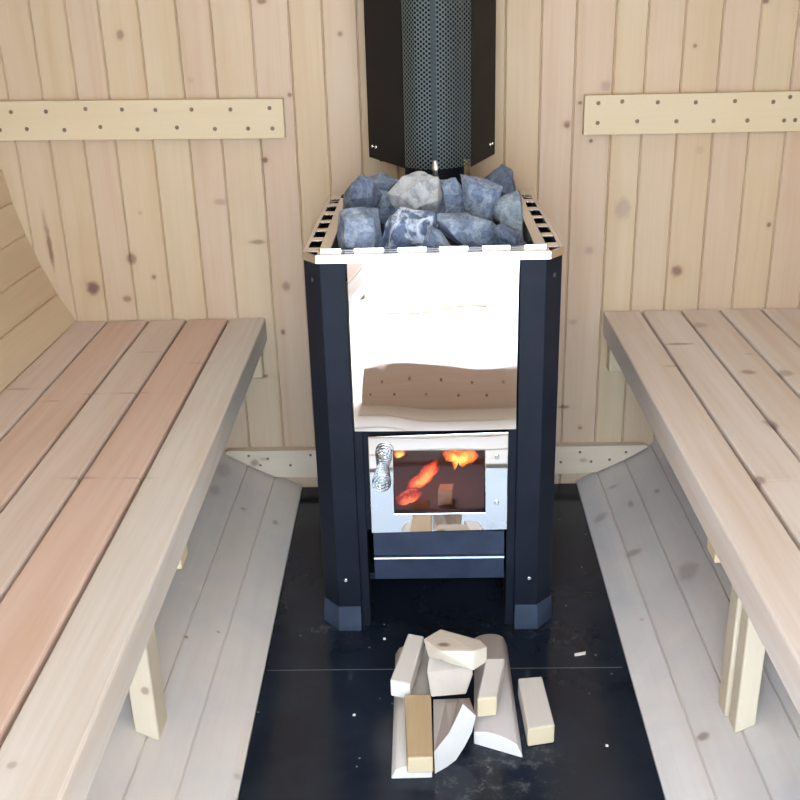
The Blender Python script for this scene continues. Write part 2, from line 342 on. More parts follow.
def granite():
    t = NT('polished_black_stone')
    co = t.obj()
    sm = t.noise(co, 5., 6, .65, .5)
    fine = t.noise(co, 90., 3, .7)
    speck = t.new('TexVoronoi', feature='F1')
    t.set(speck.inputs['Vector'], co)
    speck.inputs['Scale'].default_value = 42.
    sk = t.math('LESS_THAN', speck.outputs['Distance'], .075)
    rnd = t.new('SeparateColor')
    t.l.new(speck.outputs['Color'], rnd.inputs[0])
    sk = t.math('MULTIPLY', sk, t.math('GREATER_THAN', rnd.outputs[0], .72))
    # ash scuffs in front of and beside the wood pile
    def spot(x, y, r):
        return t.remap(t.vmath('DISTANCE', co, (x, y, 0)), r, r * .2)
    ash = t.math('MAXIMUM', t.math('MAXIMUM', spot(.10, -.90, .10), spot(.04, -.95, .09)), t.math('MAXIMUM', t.math('MULTIPLY', spot(.2, -.58, .07), .7), t.math('MULTIPLY', spot(-.2, -.56, .07), .5)))
    ash = t.math('MULTIPLY', ash, t.remap(t.noise(co, 42., 7, .75, .3), .5, .72))
    c = t.mix(t.remap(sm, .4, .75), (.009, .0125, .021), (.020, .027, .040))
    c = t.mix(t.math('MULTIPLY', ash, .28), c, srgb(150, 150, 146))
    c = t.mix(t.math('MULTIPLY', sk, .5), c, srgb(170, 165, 155))
    r = t.math('ADD', t.remap(sm, .35, .75, .10, .26), t.math('MULTIPLY', ash, .4))
    nr = t.bump(fine, .03, .0004)
    return t.done(t.bsdf(c, r, 0, nr, .28))
m_hearth = granite()
m_grout = simple('pale_joint_filler', srgb(120, 120, 122), .7)

def stone_mat(name, base, light, white, vein, wscale=18.):
    t = NT(name)
    co = t.obj()
    oi = t.new('ObjectInfo').outputs['Random']
    ov = t.new('CombineXYZ')
    for i in range(3): t.set(ov.inputs[i], t.math('MULTIPLY', oi, 17. + 5 * i))
    p = t.vmath('ADD', co, ov.outputs[0])
    n1 = t.noise(p, 34., 8, .75, .3)
    n2 = t.noise(p, 190., 4, .75)
    c = t.mix(t.remap(n1, .35, .68), base, light)
    c = t.mix(t.math('MULTIPLY', t.remap(n2, .4, .7), .35), c, tuple(min(1, x * 1.7) for x in light))
    w = t.noise(p, wscale, 6, .65, .5)
    band = t.math('SUBTRACT', 1., t.math('MULTIPLY', t.math('ABSOLUTE', t.math('SUBTRACT', w, .5)), vein[0]), clamp=True)
    c = t.mix(t.math('MULTIPLY', band, vein[1]), c, white)
    nr = t.bump(t.math('ADD', n1, t.math('MULTIPLY', n2, .35)), .7, .006)
    return t.done(t.bsdf(c, .7, 0, nr, .3))
B0, B1, WH = srgb(74, 82, 96), srgb(130, 141, 157), srgb(196, 200, 204)
m_stone = stone_mat('blue_grey_stone', B0, B1, WH, (22, .35))
m_stone_dark = stone_mat('dark_slate_stone', srgb(56, 63, 78), srgb(98, 107, 124), srgb(150, 158, 170), (26, .3))
m_stone_white = stone_mat('whitish_quartz_stone', srgb(92, 96, 100), srgb(150, 152, 154), srgb(205, 203, 198), (6, .7), 30.)
m_stone_vein = stone_mat('white_veined_stone', srgb(56, 65, 82), srgb(98, 110, 130), srgb(205, 210, 216), (13, .9), 17.)
m_stone_green = stone_mat('grey_green_stone', srgb(92, 100, 106), srgb(134, 144, 150), WH, (22, .3))

def flame_mat(name, hot, mid, cold, s):
    t = NT(name)
    at = t.new('Attribute', attribute_name='brd')
    sep = t.new('SeparateColor')
    t.l.new(at.outputs['Color'], sep.inputs[0])
    n = t.noise(t.obj(), 55., 4, .6, .8)
    v = t.math('ADD', sep.outputs[0], t.math('MULTIPLY', t.math('SUBTRACT', n, .5), 1.5))
    c = t.mix(t.remap(v, .1, .5), cold, mid)
    c = t.mix(t.remap(v, .5, .95), c, hot)
    em = t.new('Emission')
    t.set(em.inputs['Color'], c)
    t.set(em.inputs['Strength'], t.remap(v, .1, .9, s * .4, s))
    tr = t.new('BsdfTransparent').outputs[0]
    mx = t.new('MixShader')
    t.l.new(t.remap(v, .02, .3), mx.inputs[0]); t.l.new(tr, mx.inputs[1]); t.l.new(em.outputs[0], mx.inputs[2])
    return t.done(mx.outputs[0])
m_flame = flame_mat('orange_flame', (1., .62, .16), (1., .30, .04), (.9, .08, .02), 2.4)
m_flame_red = flame_mat('red_flame', (1., .42, .10), (1., .13, .05), (.8, .04, .02), 1.9)
m_ember = flame_mat('glowing_embers', (1., .30, .12), (.9, .08, .04), (.25, .03, .02), 1.3)

def glass_mat():
    t = NT('smoked_fire_glass')
    tr = t.new('BsdfTransparent'); tr.inputs[0].default_value = (.9, .8, .78, 1)
    gl = t.new('BsdfGlossy'); gl.inputs[0].default_value = (1, .95, .92, 1); gl.inputs['Roughness'].default_value = .04
    mx = t.new('MixShader')
    fr = t.new('Fresnel'); fr.inputs[0].default_value = 1.5
    t.l.new(t.math('MULTIPLY', fr.outputs[0], .8), mx.inputs[0]); t.l.new(tr.outputs[0], mx.inputs[1]); t.l.new(gl.outputs[0], mx.inputs[2])
    return t.done(mx.outputs[0])
m_glass = glass_mat()

def snow():
    t = NT('bright_gravel_ground')
    n = t.noise(t.obj(), 3., 5)
    return t.done(t.bsdf(t.mix(n, srgb(225, 226, 228), srgb(240, 240, 240)), .9))
m_ground = snow()

# ---------------------------------------------------------------- setting
Y_FRONT = -2.45                      # the doorway end of the barrel
def P(a, r, y):
    a = math.radians(a)
    return (math.sin(a) * r, y, ZC - math.cos(a) * r)

def shell(name, angs, mat, first=None, mat2=None):
    mb = MB()
    y0, y1 = Y_FRONT - .04, .10
    g = .16                           # half groove in degrees
    for a0, a1 in zip(angs, angs[1:]):
        s = 1 if a1 > a0 else -1
        ring = lambda y: [P(a0, R + .0032, y), P(a0 + s * g, R, y), P(a1 - s * g, R, y), P(a1, R + .0032, y), P(a1, R + .038, y), P(a0, R + .038, y)]
        mb.loft([ring(y0), ring(y1)])
    if first:                         # the stave that meets the hearth, its edge cut along the hearth
        (a1, xa, xb, sg) = first
        def ring(y):
            t = (y - 0) / -1.0
            xe = xa + (xb - xa) * t
            return [(xe, y, -.03), (xe, y, .004), P(a1 - sg * g, R, y), P(a1, R + .0032, y), P(a1, R + .03, y)]
        mb.loft([ring(y0), ring(y1)])
    for fc in mb.bm.faces:
        c = fc.calc_center_median()
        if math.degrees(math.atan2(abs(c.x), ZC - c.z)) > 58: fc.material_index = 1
    return mb.build(name, [mat, mat2 or mat])

angL = [24.5, 28.85, 33.2, 37.5, 42.2, 46.9, 51.55, 56.2, 60.9, 65.6, 70.0, 74.5, 79, 83.5, 88, 92.5, 97, 101.5, 106, 110.5, 115, 119.5]
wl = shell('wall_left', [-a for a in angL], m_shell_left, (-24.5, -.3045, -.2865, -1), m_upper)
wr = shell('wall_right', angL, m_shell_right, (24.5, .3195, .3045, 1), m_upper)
tag(wl, 'left barrel wall of long horizontal staves behind and under the left bench', 'wall', kind='structure')
tag(wr, 'right barrel wall of long staves under the right bench', 'wall', kind='structure')
ce = shell('ceiling', [119.5 + 4.32 * i for i in range(29)], m_ceiling)
tag(ce, 'rounded top of the wooden barrel overhead', 'ceiling', kind='structure')

mb = MB()
xs = [-.335 + .1117 * i for i in range(7)]
for a, b in zip(xs, xs[1:]): mb.box(a + .0003, b - .0003, Y_FRONT - .03, .08, -.045, -.0125)
for i in range(14):                    # lighter boards laid across between hearth and doorway
    mb.box(-.296, .296, -1.22 - .086 * (i + 1) + .003, -1.22 - .086 * i - .003, -.014, .006)
fl = mb.build('floor', m_floorwood, bevel=.002)
tag(fl, 'pale board floor under the black hearth', 'floor', kind='structure')

# back wall: vertical tongue and groove boards
mb = MB()
PX = [-.96, -.90, -.835, -.766, -.697, -.633, -.557, -.484, -.418, -.340, -.268, -.204, -.137, -.066, .005, .076, .147, .216, .282, .357, .418, .488, .559, .630, .701, .770, .835, .90, .96]
tints = {.147: .95, .488: .8, .216: .1, .282: .2, .357: .15, .418: .25, .559: .5, .63: .35, .701: .3}
for a, b in zip(PX, PX[1:]):
    c = min(abs(a), abs(b))
    h = math.sqrt(max(.915 ** 2 - c * c, .02))
    z0, z1 = ZC - h, ZC + h
    z0 = max(z0, -.05)
    ring = lambda z: [(a, .0045, z), (a + .0028, 0, z), (b - .0028, 0, z), (b, .0045, z), (b, .032, z), (a, .032, z)]
    mb.loft([ring(z0), ring(z1)], t=tints.get(a))
wb = mb.build('wall_back', m_wall)
tag(wb, 'end wall of upright pale spruce boards with knots', 'wall', kind='structure')

def screws(mb, pts, y, mat=1, r=.0042):
    for p in pts: mb.disc((p[0], y, p[2]), (0, -1, 0), r, .0012, 10, mat)

def batten(name, x0, x1, z0, z1, slope, pts, label):
    mb = MB()
    mb.hexa([(x0, -.021, z0), (x1, -.021, z0 + slope), (x1, 0, z0 + slope), (x0, 0, z0),
             (x0, -.021, z1), (x1, -.021, z1 + slope), (x1, 0, z1 + slope), (x0, 0, z1)])
    screws(mb, pts, -.0212)
    o = mb.build(name, [m_batten, m_woodscrew], bevel=.0022)
    tag(o, label, 'batten', kind='structure')
batten('trim_1', -.874, -.2875, .7885, .864, -.009, SCREWS_LEFT, 'screwed cross batten on the back wall above the left bench')
batten('trim_2', .3005, .874, .772, .847, -.003, SCREWS_RIGHT, 'screwed cross batten on the back wall above the right bench')
# low batten, its ends rounded to the barrel
mb = MB()
top = []
bot = []
zt, zb = .1005, .033
xs_ = [-.470, -.462, -.448, -.425, -.395, -.36] + [-.3 + .06 * i for i in range(11)] + [.36, .395, .425, .448, .462, .470]
prof = [(x, max(zb, ZC - math.sqrt((R - .006) ** 2 - x * x))) for x in xs_]
ring = [(x, z) for x, z in prof] + [(.470, zt - .004), (.464, zt), (-.464, zt), (-.470, zt - .004)]
mb.loft([[(x, -.021, z) for x, z in ring], [(x, 0, z) for x, z in ring]])
screws(mb, SCREWS_LOW, -.0212, r=.0032)
lb = mb.build('trim_3', [m_low_batten, m_woodscrew], bevel=.0015)
tag(lb, 'low batten with rounded ends at the foot of the back wall', 'batten', kind='structure')

# front wall with the open doorway (behind the camera, seen in the polished steel)
mb = MB()
DX, DXL, DZ = .50, .50, 1.62
pf = [-.9 + .0783 * i for i in range(24)]
for a, b in zip(pf, pf[1:]):
    c = min(abs(a), abs(b))
    h = math.sqrt(max(.90 ** 2 - c * c, .02))
    if b <= -DXL + .001 or a >= DX - .001:
        mb.box(a + .001, b - .001, Y_FRONT - .032, Y_FRONT, max(ZC - h, -.05), ZC + h)
    else:
        mb.box(a + .001, b - .001, Y_FRONT - .032, Y_FRONT, DZ, ZC + h)
        mb.box(a + .001, b - .001, Y_FRONT - .032, Y_FRONT, -.05, .01)
wf = mb.build('wall_front', m_wall)
tag(wf, 'front wall of upright boards around the open doorway', 'wall', kind='structure')
mb = MB()
mb.box(-.285, .295, -1.59, -1.56, .0065, .125)
for i in range(10): mb.disc((-.25 + .055 * i, -1.5598, .085 if i % 2 else .045), (0, 1, 0), .0045, .0012, 10, 1)
ts = mb.build('trim_4', [m_step, m_woodscrew], bevel=.002)
tag(ts, 'low brown cross board reflected in the polished stove front', 'batten', kind='structure')

mb = MB()
mb.box(-30, 30, -60, Y_FRONT - .3, -.42, -.35)
gd = mb.build('ground', m_ground)
tag(gd, 'bright ground outside the doorway', 'ground', kind='structure')

# hearth
mb = MB()
def hearth(y0, y1):
    xl = lambda y: -.3045 + (-.2865 + .3045) * (y / -1.)
    xr = lambda y: .3195 + (.3045 - .3195) * (y / -1.)
    i = .0006
    mb.hexa([(xl(y0) + i, y0, -.012), (xr(y0) - i, y0, -.012), (xr(y1) - i, y1, -.012), (xl(y1) + i, y1, -.012),
             (xl(y0) + i, y0, 0), (xr(y0) - i, y0, 0), (xr(y1) - i, y1, 0), (xl(y1) + i, y1, 0)])
hearth(-.6735, -.004)
hearth(-1.212, -.6755)
mb.box(-.288, .30, -.6755, -.6735, -.012, -.0004, 1)
hp = mb.build('hearth_pad', [m_hearth, m_grout])
tag(hp, 'polished black stone hearth of two slabs under the stove', 'hearth', kind='thing')

# ---------------------------------------------------------------- benches
def bench(side, edges, sl, mat, label, tints, joint=None):
    """side -1 left, +1 right; edges are board limits from the front board to the wall"""
    root = empty('sauna_bench', (side * .55, -.9, 0))
    tag(root, label, 'bench')
    sh = lambda x, y: x + sl * y
    mb = MB()
    g = .0028
    for k, (a, b) in enumerate(zip(edges, edges[1:])):
        th = .052 if k == 0 else .034
        spans = [(Y_FRONT + .02, -.003)]
        if joint and k == joint[0]: spans = [(Y_FRONT + .02, joint[1] - .001), (joint[1] + .001, -.003)]
        for q, (y0, y1) in enumerate(spans):
            a_, b_ = (a + side * (g if k else 0)), b - side * g
            zt = .4055 + (.0015 if q == 0 and len(spans) > 1 else 0)
            p = []
            ub = side * .03 if k == len(edges) - 2 else 0     # last board undercut to the barrel
            for z, u in ((.4055 - th, ub), (zt, 0)):
                p += [(sh(a_, y0), y0, z), (sh(b_ - u, y0), y0, z), (sh(b_ - u, y1), y1, z), (sh(a_, y1), y1, z)]
            mb.hexa(p, t=tints[k])
    mb.build('seat', mat, root, bevel=.0035, segs=2)
    zs = lambda x: ZC - math.sqrt((R) ** 2 - x * x)
    # bearers under the boards, the far one is the cleat screwed to the back wall
    e = edges[0]
    for (y0, y1, z0, inset) in ((-.034, -.002, .280, .012), (-.905, -.865, .336, .002), (-1.66, -1.62, .318, .01)):
        mb = MB()
        xi = e + side * inset + sl * y0
        xo = side * .71
        mb.hexa([(xi, y0, z0), (side * (.665 if z0 < .3 else .69), y0, z0), (side * (.665 if z0 < .3 else .69), y1, z0), (xi, y1, z0),
                 (xi, y0, .3535), (xo, y0, .3535), (xo, y1, .3535), (xi, y1, .3535)])
        # fill up to the thinner boards
        mb.box(*sorted((e + side * .086 + sl * y0, side * .70)), y0, y1, .3535, .3712)
        mb.build('bearer', m_batten, root, bevel=.002)
    posts = [(-.439, -.405, -.9065, -.856)] if side < 0 else [(.4125, .441, -.9025, -.871), (.4085, .438, -.866, -.831)]
    for (x0, x1, y0, y1) in posts:
        mb = MB()
        zi = lambda x: zs(x) + .0005
        mb.hexa([(x0, y0, zi(x0)), (x1, y0, zi(x1)), (x1, y1, zi(x1)), (x0, y1, zi(x0)),
                 (x0, y0, .335), (x1, y0, .335), (x1, y1, .335), (x0, y1, .335)])
        mb.build('leg', m_post, root, bevel=.003)
    for y0 in (-1.70,):
        mb = MB()
        x0, x1 = (-.439, -.405) if side < 0 else (.411, .441)
        mb.hexa([(x0, y0, zs(x0) + .0005), (x1, y0, zs(x1) + .0005), (x1, y0 + .05, zs(x1) + .0005), (x0, y0 + .05, zs(x0) + .0005),
                 (x0, y0, .318), (x1, y0, .318), (x1, y0 + .05, .318), (x0, y0 + .05, .318)])
        mb.build('leg', m_post, root, bevel=.003)
    return root
bench(-1, [-.3575, -.437, -.527, -.608, -.698, -.772], -.0189, m_bench_left,
      'left bench of pinkish spaced boards on a single square post', [.05, .85, .35, .75, .55])
bench(1, [.3605, .439, .522, .603, .689, .772], .0047, m_bench_right,
      'right bench of beige spaced boards on a doubled square post', [.25, .3, .7, .6, .9], (1, JOINT_Y))

# ---------------------------------------------------------------- stove
SX = -.002
stove = empty('sauna_stove', (SX, -.31, 0))
tag(stove, 'black wood burning sauna stove with polished steel front and fire door', 'stove')
FY = -.5585
def side_panel(s):
    """bent side sheet: front return, chamfered corner, long side"""
    mb = MB()
    th = .003
    outer = [(.133, FY + .0), (.1725, FY + .0), (.200, FY + .030), (.200, -.078), (.176, -.058)]
    inner = [(.133, FY + th), (.1715, FY + th), (.197, FY + .031), (.197, -.079), (.1745, -.061)]
    ring = outer + inner[::-1]
    f = lambda z: [(SX + s * x, y, z) for x, y in ring]
    mb.loft([f(.03), f(.6612)])
    # inner post strip beside the door, reaching to the floor
    x0, x1 = sorted((SX + s * .1185, SX + s * .1335))
    mb.box(x0, x1, FY + .008, FY + .05, .0, .379)
    o = mb.build('side_panel', m_black, stove, bevel=.0012)
    mb = MB()
    d = .007
    low = [(.134, FY - d), (.174, FY - d), (.203, FY + .028), (.203, FY + .06), (.134, FY + .06)]
    up = [(.134, FY - .0012), (.1732, FY - .0012), (.2012, FY + .0295), (.2012, FY + .06), (.134, FY + .06)]
    mb.loft([[(SX + s * x, y, 0) for x, y in low], [(SX + s * x, y, .010) for x, y in low], [(SX + s * x, y, .046) for x, y in up]])
    ft = mb.build('foot', m_foot, o, bevel=.001); ft.location = (0, 0, 0)
    mb = MB()
    low = [(.150, -.058), (.203, -.075), (.203, -.12), (.150, -.12)]
    mb.loft([[(SX + s * x, y, 0) for x, y in low], [(SX + s * x, y, .03) for x, y in low]])
    ft = mb.build('foot', m_foot, o, bevel=.001); ft.location = (0, 0, 0)
    mb = MB()
    mb.disc((SX + s * .158, FY - .0001, .1), (0, -1, 0), .0035, .0022, 12)
    sc = mb.build('screw', m_screw, o); sc.location = (0, 0, 0)
side_panel(-1)
side_panel(1)

def sub(o): o.location = (0, 0, 0)

# body: firebox with an open front, plates behind the polished front
mb = MB()
for bx in ((-.118, .118, -.52, -.09, .372, .385), (-.118, .118, -.52, -.09, .192, .2), (-.118, -.106, -.52, -.09, .2, .372),
           (.106, .118, -.52, -.09, .2, .372), (-.118, .118, -.10, -.09, .2, .372)):
    mb.box(SX + bx[0], SX + bx[1], *bx[2:], 0)
mb.build('firebox', m_soot_glow, stove)
mb = MB()
mb.box(SX - .133, SX + .133, FY + .014, FY + .026, .376, .660)      # upper back plate
mb.box(SX - .133, SX - .082, FY + .014, FY + .026, .19, .376)
mb.box(SX + .088, SX + .133, FY + .014, FY + .026, .19, .376)
mb.box(SX - .082, SX + .088, FY + .014, FY + .026, .19, .218)
mb.box(SX - .082, SX + .088, FY + .014, FY + .026, .36, .376)
mb.box(SX - .133, SX + .133, FY + .03, -.075, .082, .094)            # bottom plate over the open foot
mb.box(SX - .133, SX + .133, -.080, -.072, .0, .64)                  # rear plate
mb.build('body_plate', m_black, stove, bevel=.001)

# polished upper panel: gently bowed sheet
mb = MB()
xa, xb, za, zb_ = -.1325, .1285, .3815, .6625
nx, nz = 12, 12
def bow(u, v): return FY - .003 - .0022 * (1 - (2 * u - 1) ** 2) - .0015 * math.sin(PI * v) * (1 - u) + .03 * max(0, .28 - u) ** 2 * (.25 + v)
grid = [[(xa + (xb - xa) * i / nx, bow(i / nx, j / nz), za + (zb_ - za) * j / nz) for i in range(nx + 1)] for j in range(nz + 1)]
rv = [mb.vs(r) for r in grid]
for j in range(nz):
    for i in range(nx):
        mb.f([rv[j][i], rv[j][i + 1], rv[j + 1][i + 1], rv[j + 1][i]], 0, True)
pm = mb.build('front_panel', m_mirror, stove)
pm['label'] = 'mirror polished steel panel above the fire door'

# tray: polished rim with slots, holding the stones
TZ0, TZ = .6615, .674
mb = MB()
outl = [(-.203, -.058), (-.203, -.5355), (-.1795, FY - .006), (.1765, FY - .006), (.2, -.5355), (.2, -.058)]
def off(p, d): return (p[0] - math.copysign(d, p[0]), p[1] + (d if p[1] < -.3 else -d))
rings = [[(x, y, TZ0) for x, y in outl], [(x, y, TZ) for x, y in outl], [(*off(p, .002), TZ) for p in outl], [(*off(p, .002), TZ0) for p in outl]]
mb.loft(rings + [rings[0]], caps=False)
holesy = [(-.150, -.106), (-.227, -.179), (-.3024, -.2537), (-.3696, -.3214), (-.4386, -.3914), (-.5097, -.4613)]
for s in (-1, 1):
    X = lambda x: SX + s * x
    for (u, v) in ((.1935, .2005), (.157, .1755)):
        mb.box(*sorted((X(u), X(v))), -.536, -.06, TZ - .0025, TZ)
    ys = [-.536] + [q for h in reversed(holesy) for q in h] + [-.06]
    for a, b in zip(ys[::2], ys[1::2]):
        mb.box(*sorted((X(.1755), X(.1935))), a, b, TZ - .0025, TZ)
    mb.box(*sorted((X(.157), X(.1585))), -.525, -.09, .634, TZ)
sx = FRONT_SLOTS
mb.box(-.178, .175, FY - .004, -.549, TZ - .0025, TZ)
mb.box(-.178, .175, -.536, -.524, TZ - .0025, TZ)
mb.box(-.178, .175, -.10, -.06, TZ - .0025, TZ)
es = [-.178] + sx + [.175]
for a, b in zip(es[::2], es[1::2]): mb.box(a, b, -.549, -.536, TZ - .0025, TZ)
mb.box(-.158, .155, -.526, -.524, .634, TZ)
mb.box(-.158, .155, -.092, -.09, .634, TZ)
tr = mb.build('stone_tray', m_steel, stove, bevel=.0006, segs=1)
tr['label'] = 'polished slotted steel tray rim around the stones'
for a, b in zip(sx[::2], sx[1::2]):  # plates added in the slots, tilted to reflect the doorway white
    mb = MB()
    mb.hexa([(a + .001, -.5478, .6665), (b - .001, -.5478, .6665), (b - .001, -.5455, .6665), (a + .001, -.5455, .6665),
             (a + .001, -.5435, .6790), (b - .001, -.5435, .6790), (b - .001, -.5415, .6785), (a + .001, -.5415, .6785)])
    o = mb.build('slot_reflector', m_bright, tr); sub(o)
mb = MB()
mb.box(-.19, .187, -.545, -.07, .628, .634)
mb.box(-.156, .153, -.50, -.11, .634, .645)
o = mb.build('basin', m_basin, tr); sub(o)

# fire door with window, spring handle and clamp screws
mb = MB()
ox = [(-.1115, .1945), (.1165, .1985), (.1165, .3775), (-.1115, .3735)]
ix = [(-.0713, .2314), (.0791, .2313), (.0786, .3455), (-.0713, .3472)]
YD0, YD1 = FY - .006, FY + .010
ring = lambda pts, y: [(x, y, z) for x, z in pts]
fo, fi, bo, bi = mb.vs(ring(ox, YD0)), mb.vs(ring(ix, YD0)), mb.vs(ring(ox, YD1)), mb.vs(ring(ix, YD1))
for i in range(4):
    j = (i + 1) % 4
    mb.f([fo[i], fo[j], fi[j], fi[i]]); mb.f([bo[j], bo[i], bi[i], bi[j]])
    mb.f([fo[j], fo[i], bo[i], bo[j]]); mb.f([fi[i], fi[j], bi[j], bi[i]], 1)
door = mb.build('fire_door', [m_mirror, m_black], stove, bevel=.0012)
door['label'] = 'polished steel fire door with a small window'
mb = MB()
mb.box(-.0740, .0815, FY + .001, FY + .005, .2290, .3498)
o = mb.build('door_glass', m_glass, door); sub(o)
o['label'] = 'smoked glass window showing the fire'
# spring handle: beehive coil standing out from the door
mb = MB()
A = Vector((-.0885, YD0 - .002, .318)); Bv = Vector((-.0885, -.626, .319))
path = []
turns, n = 6, 6 * 14
for i in range(n + 1):
    t = i / n
    ang = 2 * PI * turns * t
    r = .0095 + .0050 * min(1, t * 1.2)
    path.append(A.lerp(Bv, t) + Vector((math.cos(ang) * r, 0, math.sin(ang) * r)))
for i in range(1, 3 * 14 + 1):                 # coil closes in a flat spiral at the tip
    t = i / (3 * 14)
    ang = 2 * PI * i / 14
    r = .0147 * (1 - t) + .002
    path.append(Bv + Vector((math.cos(ang) * r, -.003 * t, math.sin(ang) * r)))
mb.tube(path, .0011, 6)
o = mb.build('spring_handle', m_spring, door); sub(o)
o['label'] = 'coiled wire spring handle'
for c in [(.0985, .334), (.0985, .250), (-.090, .3395)]:
    mb = MB()
    mb.disc((c[0], YD0, c[1]), (0, -1, 0), .004, .003, 12)
    o = mb.build('screw', m_screw, door); sub(o)

# ash drawer
mb = MB()
def slab(z0, z1, y0, y1):                      # front sheet, y0 at z0, y1 at z1
    mb.hexa([(-.1095, y0, z0), (.1125, y0, z0), (.1125, FY + .02, z0), (-.1095, FY + .02, z0),
             (-.1095, y1, z1), (.1125, y1, z1), (.1125, FY + .02, z1), (-.1095, FY + .02, z1)])
slab(.149, .1915, FY - .001, FY + .002)
slab(.099, .1455, FY + .004, FY + .001)
mb.box(-.10, .10, FY + .02, -.2, .1, .18)
dr = mb.build('ash_drawer', m_blue_black, stove, bevel=.001)
mb = MB()
mb.hexa([(-.1095, FY - .009, .1455), (.1125, FY - .009, .1455), (.1125, FY + .004, .1455), (-.1095, FY + .004, .1455),
         (-.1095, FY - .007, .1485), (.1125, FY - .007, .1485), (.1125, FY + .004, .1500), (-.1095, FY + .004, .1500)])
o = mb.build('drawer_lip', m_lip, dr, bevel=.0006); sub(o)

# fire behind the glass
def blob(name, pts, y, t, mat, label, cat, group=None, seed=1):
    """flame: thick in the middle, ragged thin rim; the rim value drives its fading edge"""
    rnd = random.Random(seed)
    den = []
    k = len(pts)
    for i in range(k):                             # smooth and roughen the outline
        p0, p1, p2, p3 = (Vector((*pts[(i + d) % k], 0)) for d in (-1, 0, 1, 2))
        for u in (0, .33, .66):
            v = .5 * ((2 * p1) + (p2 - p0) * u + (2 * p0 - 5 * p1 + 4 * p2 - p3) * u * u + (3 * p1 - p0 - 3 * p2 + p3) * u ** 3)
            den.append((v.x + rnd.uniform(-.0012, .0012), v.y + rnd.uniform(-.0012, .0012)))
    cx = sum(p[0] for p in den) / len(den); cz = sum(p[1] for p in den) / len(den)
    mb = MB()
    n = len(den)
    def ring(s_, yy, val):
        vs = mb.vs([(cx + (x - cx) * s_, yy, cz + (z - cz) * s_) for x, z in den], t=val)
        return vs
    rs = [ring(.3, y - t, 1.), ring(.65, y - t * .7, .6), ring(1.12, y, 0.), ring(.5, y + t, .6)]
    for a, b in zip(rs, rs[1:]):
        for i in range(n):
            j2 = (i + 1) % n
            mb.f([a[i], a[j2], b[j2], b[i]], 0, True)
    mb.f(rs[0][::-1]); mb.f(rs[-1])
    o = mb.build(name, mat, loc=(cx, y, cz))
    return tag(o, label, cat, group)
FGR = 'flames behind the stove glass'
blob('flame', FLAME_MAIN, -.46, .012, m_flame_red, 'long red and orange flame slanting up in the middle of the fire window', 'flame', FGR, 1)
blob('flame', FLAME_RIGHT, -.45, .012, m_flame, 'yellow orange flame with jagged tongues at top right of the fire window', 'flame', FGR, 2)
blob('flame', FLAME_SMALL, -.46, .008, m_flame, 'small orange flame in the upper left corner of the fire window', 'flame', FGR, 3)
blob('embers', EMBERS, -.46, .02, m_ember, 'glowing red embers at lower left behind the fire window', 'embers', None, 4)
mb = MB()
q = BURNING_LOG
xs4 = [p[0] for p in q]; zs4 = [p[1] for p in q]
x0, x1, z0, z1 = min(xs4), max(xs4), .2005, max(zs4)
mb.hexa([(x0, -.48, z0), (x1, -.48, z0 + .001), (x1 + .004, -.445, z0), (x0 + .004, -.445, z0), (x0, -.48, z1), (x1, -.48, z1 - .002), (x1 + .004, -.445, z1 - .006), (x0 + .004, -.445, z1 - .006)])
o = mb.build('firewood', m_fire_tan, bevel=.002)
tag(o, 'log with square tan end burning inside the stove', 'firewood')
# ---------------------------------------------------------------- stones
SMAT = dict(S1=m_stone, S2=m_stone_dark, S3=m_stone, S4=m_stone, S5=m_stone_white, S6=m_stone, S7=m_stone, S8=m_stone_dark, S9=m_stone_green, S10=m_stone_vein, S11=m_stone, S12=m_stone, S13=m_stone_dark)
SLAB = dict(
    S1='large pale blue grey stone at front left corner of the stove tray',
    S2='dark upright stone behind the front left stone in the tray',
    S3='bluish stone at the back left of the tray near the flue',
    S4='blue grey wedge stone between the dark upright stone and the whitish one',
    S5='whitish rounded stone on top in the middle of the pile',
    S6='blue stone with a white patch right of the whitish stone',
    S7='triangular pointed blue grey stone on top of the pile',
    S8='dark peaked stone at the back right of the tray',
    S9='grey green stone leaning at the right edge of the tray',
    S10='dark stone with white veins at the front of the tray',
    S11='long lying blue grey stone at the front right of centre',
    S12='small triangular stone between the veined and the long stone',
    S13='small dark stone in the front right corner of the tray')
